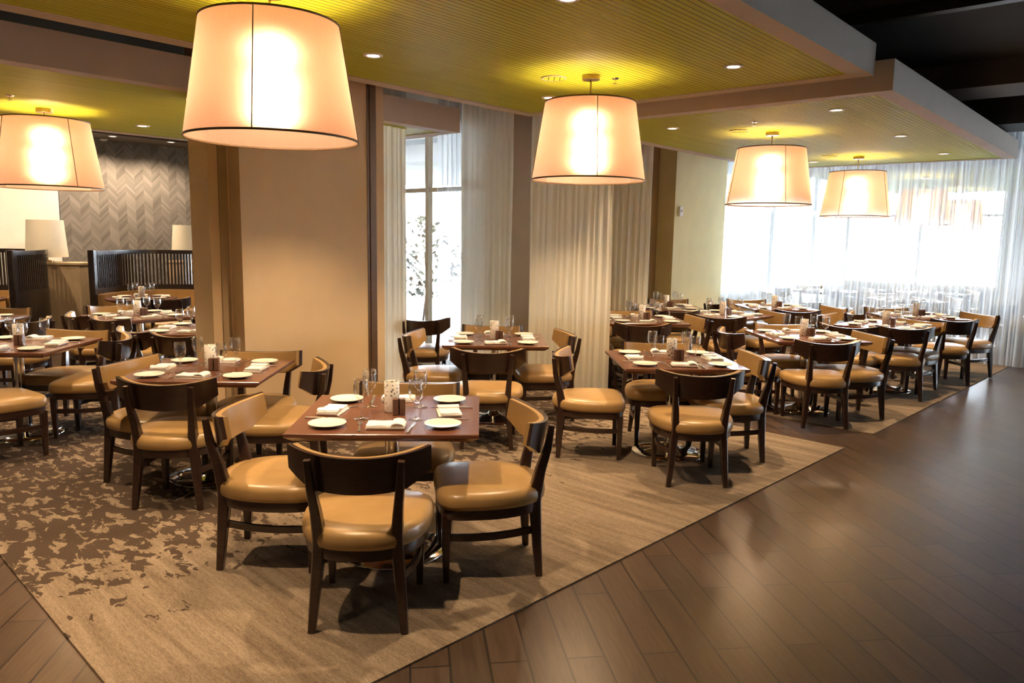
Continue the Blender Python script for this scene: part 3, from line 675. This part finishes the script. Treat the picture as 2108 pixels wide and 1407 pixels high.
q=on_line(207,286,h1,hd)
t=thing('security_camera','small white camera under the soffit corner','camera',q,math.atan2(hd.y,hd.x)); obj('bracket',bx((-.02,-.06,-.02),(.02,.002,.02)),M['frame_white'],t); obj('body',bx((-.045,-.17,-.04),(.045,-.055,.03),.012),M['frame_white'],t)
# ---------------------------------------------------------------- booths
def booth(cx,cy,rot,label,rx=.98,ry=1.02,tlab='',ang0=-15,ang1=195):
    t=thing('booth_banquette',label,'booth',(cx,cy,0),math.radians(rot))
    def arc(r,n=48,a0=ang0,a1=ang1):
        out=[]
        for i in range(n+1):
            a=math.radians(a0+(a1-a0)*i/n); c,s=math.cos(a),math.sin(a)
            e=3.2; k=(abs(c)**e+abs(s)**e)**(-1/e); out.append(((rx+r)*k*c,(ry+r)*k*s))
        return out
    def band(r0,r1,z0,z1,n=48):
        bm=bmesh.new(); A=arc(r0,n);B=arc(r1,n); loft(bm,[[(p[0],p[1],z0),(q[0],q[1],z0),(q[0],q[1],z1),(p[0],p[1],z1)] for p,q in zip(A,B)]); return bm
    obj('back_cushion',band(-.12,0.0,.44,.76),M['leather'],t,smooth=True)
    obj('seat_cushion',band(-.58,-.10,.34,.47),M['leather'],t,smooth=True)
    obj('plinth',band(-.50,.04,0,.345),M['screen_wood'],t,smooth=True)
    obj('lower_panel',band(.0,.045,.345,.84),M['screen_wood'],t,smooth=True)
    obj('top_rail',band(-.01,.055,1.33,1.39),M['screen_wood'],t,smooth=True)
    bm=bmesh.new(); n=78; A=arc(.022,n)
    for i in range(1,n):
        x,y=A[i]; dx=A[i+1][0]-A[i-1][0]; dy=A[i+1][1]-A[i-1][1]; l=math.hypot(dx,dy); dx/=l;dy/=l
        sweep(bm,[(x,y,.83),(x,y,1.34)],[(.026,.026)]*2,up=Vector((dx,dy,0)))
    obj('slat_screen',bm,M['screen_wood'],t)
    for i in (0,-1):
        x,y=arc(.02)[i]; bm=bmesh.new(); sweep(bm,[(x,y-.05,0),(x,y,.55),(x,y,1.40)],[(.09,.09)]*3,up=Vector((0,1,0))); obj('end_post',bm,M['screen_wood'],t)
    return t
booth(-5.08,11.15,0,'curved tan booth with dark slatted screen before the herringbone wall')
booth(-7.75,10.35,3,'curved tan booth with slatted screen at the left edge')
def round_table(cx,cy,label,desc):
    t=thing('round_table',label,'table',(cx,cy,0),0,'booth tables'); 
    obj('tabletop',lathe([(.40,.70),(.46,.725),(.465,.745),(.46,.75)],48,True,True),M['tabletop'],t,smooth=True); obj('pole',lathe([(.04,.01),(.04,.70)],20,True,True),M['chrome'],t,smooth=True)
    obj('base',lathe([(.28,0),(.275,.01),(.1,.03),(.04,.05)],36,True,True),M['chrome'],t,smooth=True)
    nm=('near','right','far','left')
    for k in range(4):
        a=k*PI/2-PI/2+.5; c,s=math.cos(a),math.sin(a)
        put(PLT,'p',(cx+.33*math.cos(a+.7),cy+.33*math.sin(a+.7),.7505),0,'white side plate at the %s of %s'%(nm[k],desc),'side plates on the dining tables')
        put(NPK[k%3],'n%d'%(k%3),(cx+.31*c,cy+.31*s,.7505),a+PI/2,'folded white napkin at the %s of %s'%(nm[k],desc),'napkins on the dining tables')
        put(GB,'g',(cx+.16*math.cos(a+.5),cy+.16*math.sin(a+.5),.7505),0,'empty stemmed water glass at the %s of %s'%(nm[k],desc),'water glasses on the dining tables')
    put(CD,'c',(cx,cy,.7505),0,'white dotted candle holder on %s'%desc,'candle holders on the dining tables')
round_table(-5.25,10.6,'round walnut table inside the booth before the herringbone wall','the round table in the corner booth')
round_table(-7.3,10.0,'round walnut table inside the left edge booth','the round table in the left edge booth')
chair(-4.68,10.15,110,'dark chair facing the round booth table before the herringbone wall','dining chairs around the tables')
chair(-6.9,9.35,110,'dark chair facing the left edge booth table','dining chairs around the tables')
# pedestals with big white lamps behind the booths
def table_lamp(px,top,bot,Y,wpx,label):
    zt=None
    d=CM.transposed()@Vector(((px-1054)/F,(top-703.5)/F,1)); zt=HC+d.z/d.y*Y; d2=CM.transposed()@Vector(((px-1054)/F,(bot-703.5)/F,1)); zb=HC+d2.z/d2.y*Y; x=d.x/d.y*Y; r=wpx/F*Y/2*1.01
    t=thing('table_lamp',label,'table lamp',(x,Y,0)); z0=1.2
    obj('lamp_shade',lathe([(r,zb),(r*.86,zt)],40),M['white_shade'],t,smooth=2)
    obj('base',lathe([(.09,z0),(.09,z0+.015),(.02,z0+.03),(.015,zb+.1)],20,True,True),M['brass'],t,smooth=True)
    obj('spider',bx((-r*.84,-.004,zt-.03),(r*.84,.004,zt-.022)),M['brass'],t)
    return x
xl=table_lamp(92,453,529,11.4,76,'large white drum shade lamp behind the left edge booth')
xr=table_lamp(385,464,522,12.75,62,'large white drum shade lamp above the corner booth')
def pedestal(x,y,w,label):
    t=thing('veneer_pedestal',label,'pedestal',(x,y,0)); obj('column',bx((-w/2,-.2,0.06),(w/2,.2,1.17)),M['pedestal'],t); obj('top',bx((-w/2-.02,-.22,1.17),(w/2+.02,.22,1.20)),M['pedestal'],t); obj('plinth',bx((-w/2+.01,-.19,0),(w/2-.01,.19,.06)),M['black'],t)
pedestal(xl+.2,11.4,.8,'light veneer column between the two booths carrying a lamp')
pedestal(xr,12.75,.5,'light veneer pedestal behind the corner booth')
# ---------------------------------------------------------------- outdoors
struct('ground',bx((-60,-20,-.3),(60,90,-.11)),M['pale_ground'],label='pale paving outside the windows')
def tree(x,y,h,label,seed):
    rnd=random.Random(seed); t=thing('tree',label,'tree',(x,y,-.1)); bm=bmesh.new(); sweep(bm,[(0,0,0),(.1,0,h*.4),(0,.1,h*.85)],[(.05,.05),(.035,.035),(.015,.015)],up=Vector((0,1,0)))
    for k in range(7):
        a=rnd.random()*6.28; z=h*(.3+.07*k); sweep(bm,[(0,0,z),(.5*math.cos(a),.5*math.sin(a),z+.35),(.9*math.cos(a),.9*math.sin(a),z+.5)],[(.02,.02),(.015,.015),(.008,.008)])
    obj('trunk',bm,M['bark'],t)
    bm=bmesh.new()
    for i in range(420):
        a=rnd.random()*6.28; r=1.25*h/3.5*math.sqrt(rnd.random()); z=h*(.32+.72*rnd.random()); r*=math.sin(min(1,max(.15,(z/h-.25)/.8))*PI)*.9+.2
        p=Vector((r*math.cos(a),r*math.sin(a),z)); d=Vector((rnd.uniform(-1,1),rnd.uniform(-1,1),rnd.uniform(-1,.4))).normalized(); s=d.cross(Vector((0,0,1))).normalized(); l=.13; w=.045
        vs=[bm.verts.new(p),bm.verts.new(p+d*l*.5+s*w),bm.verts.new(p+d*l),bm.verts.new(p+d*l*.5-s*w)]; bm.faces.new(vs)
    o=obj('foliage',bm,M['foliage'],t)
tree(-1.75,14.5,2.1,'leafy green tree outside the left window',3)
tree(-3.9,15.5,4.0,'leafy tree outside, hidden mostly by the tan wall',4)
# remove prototypes left unused
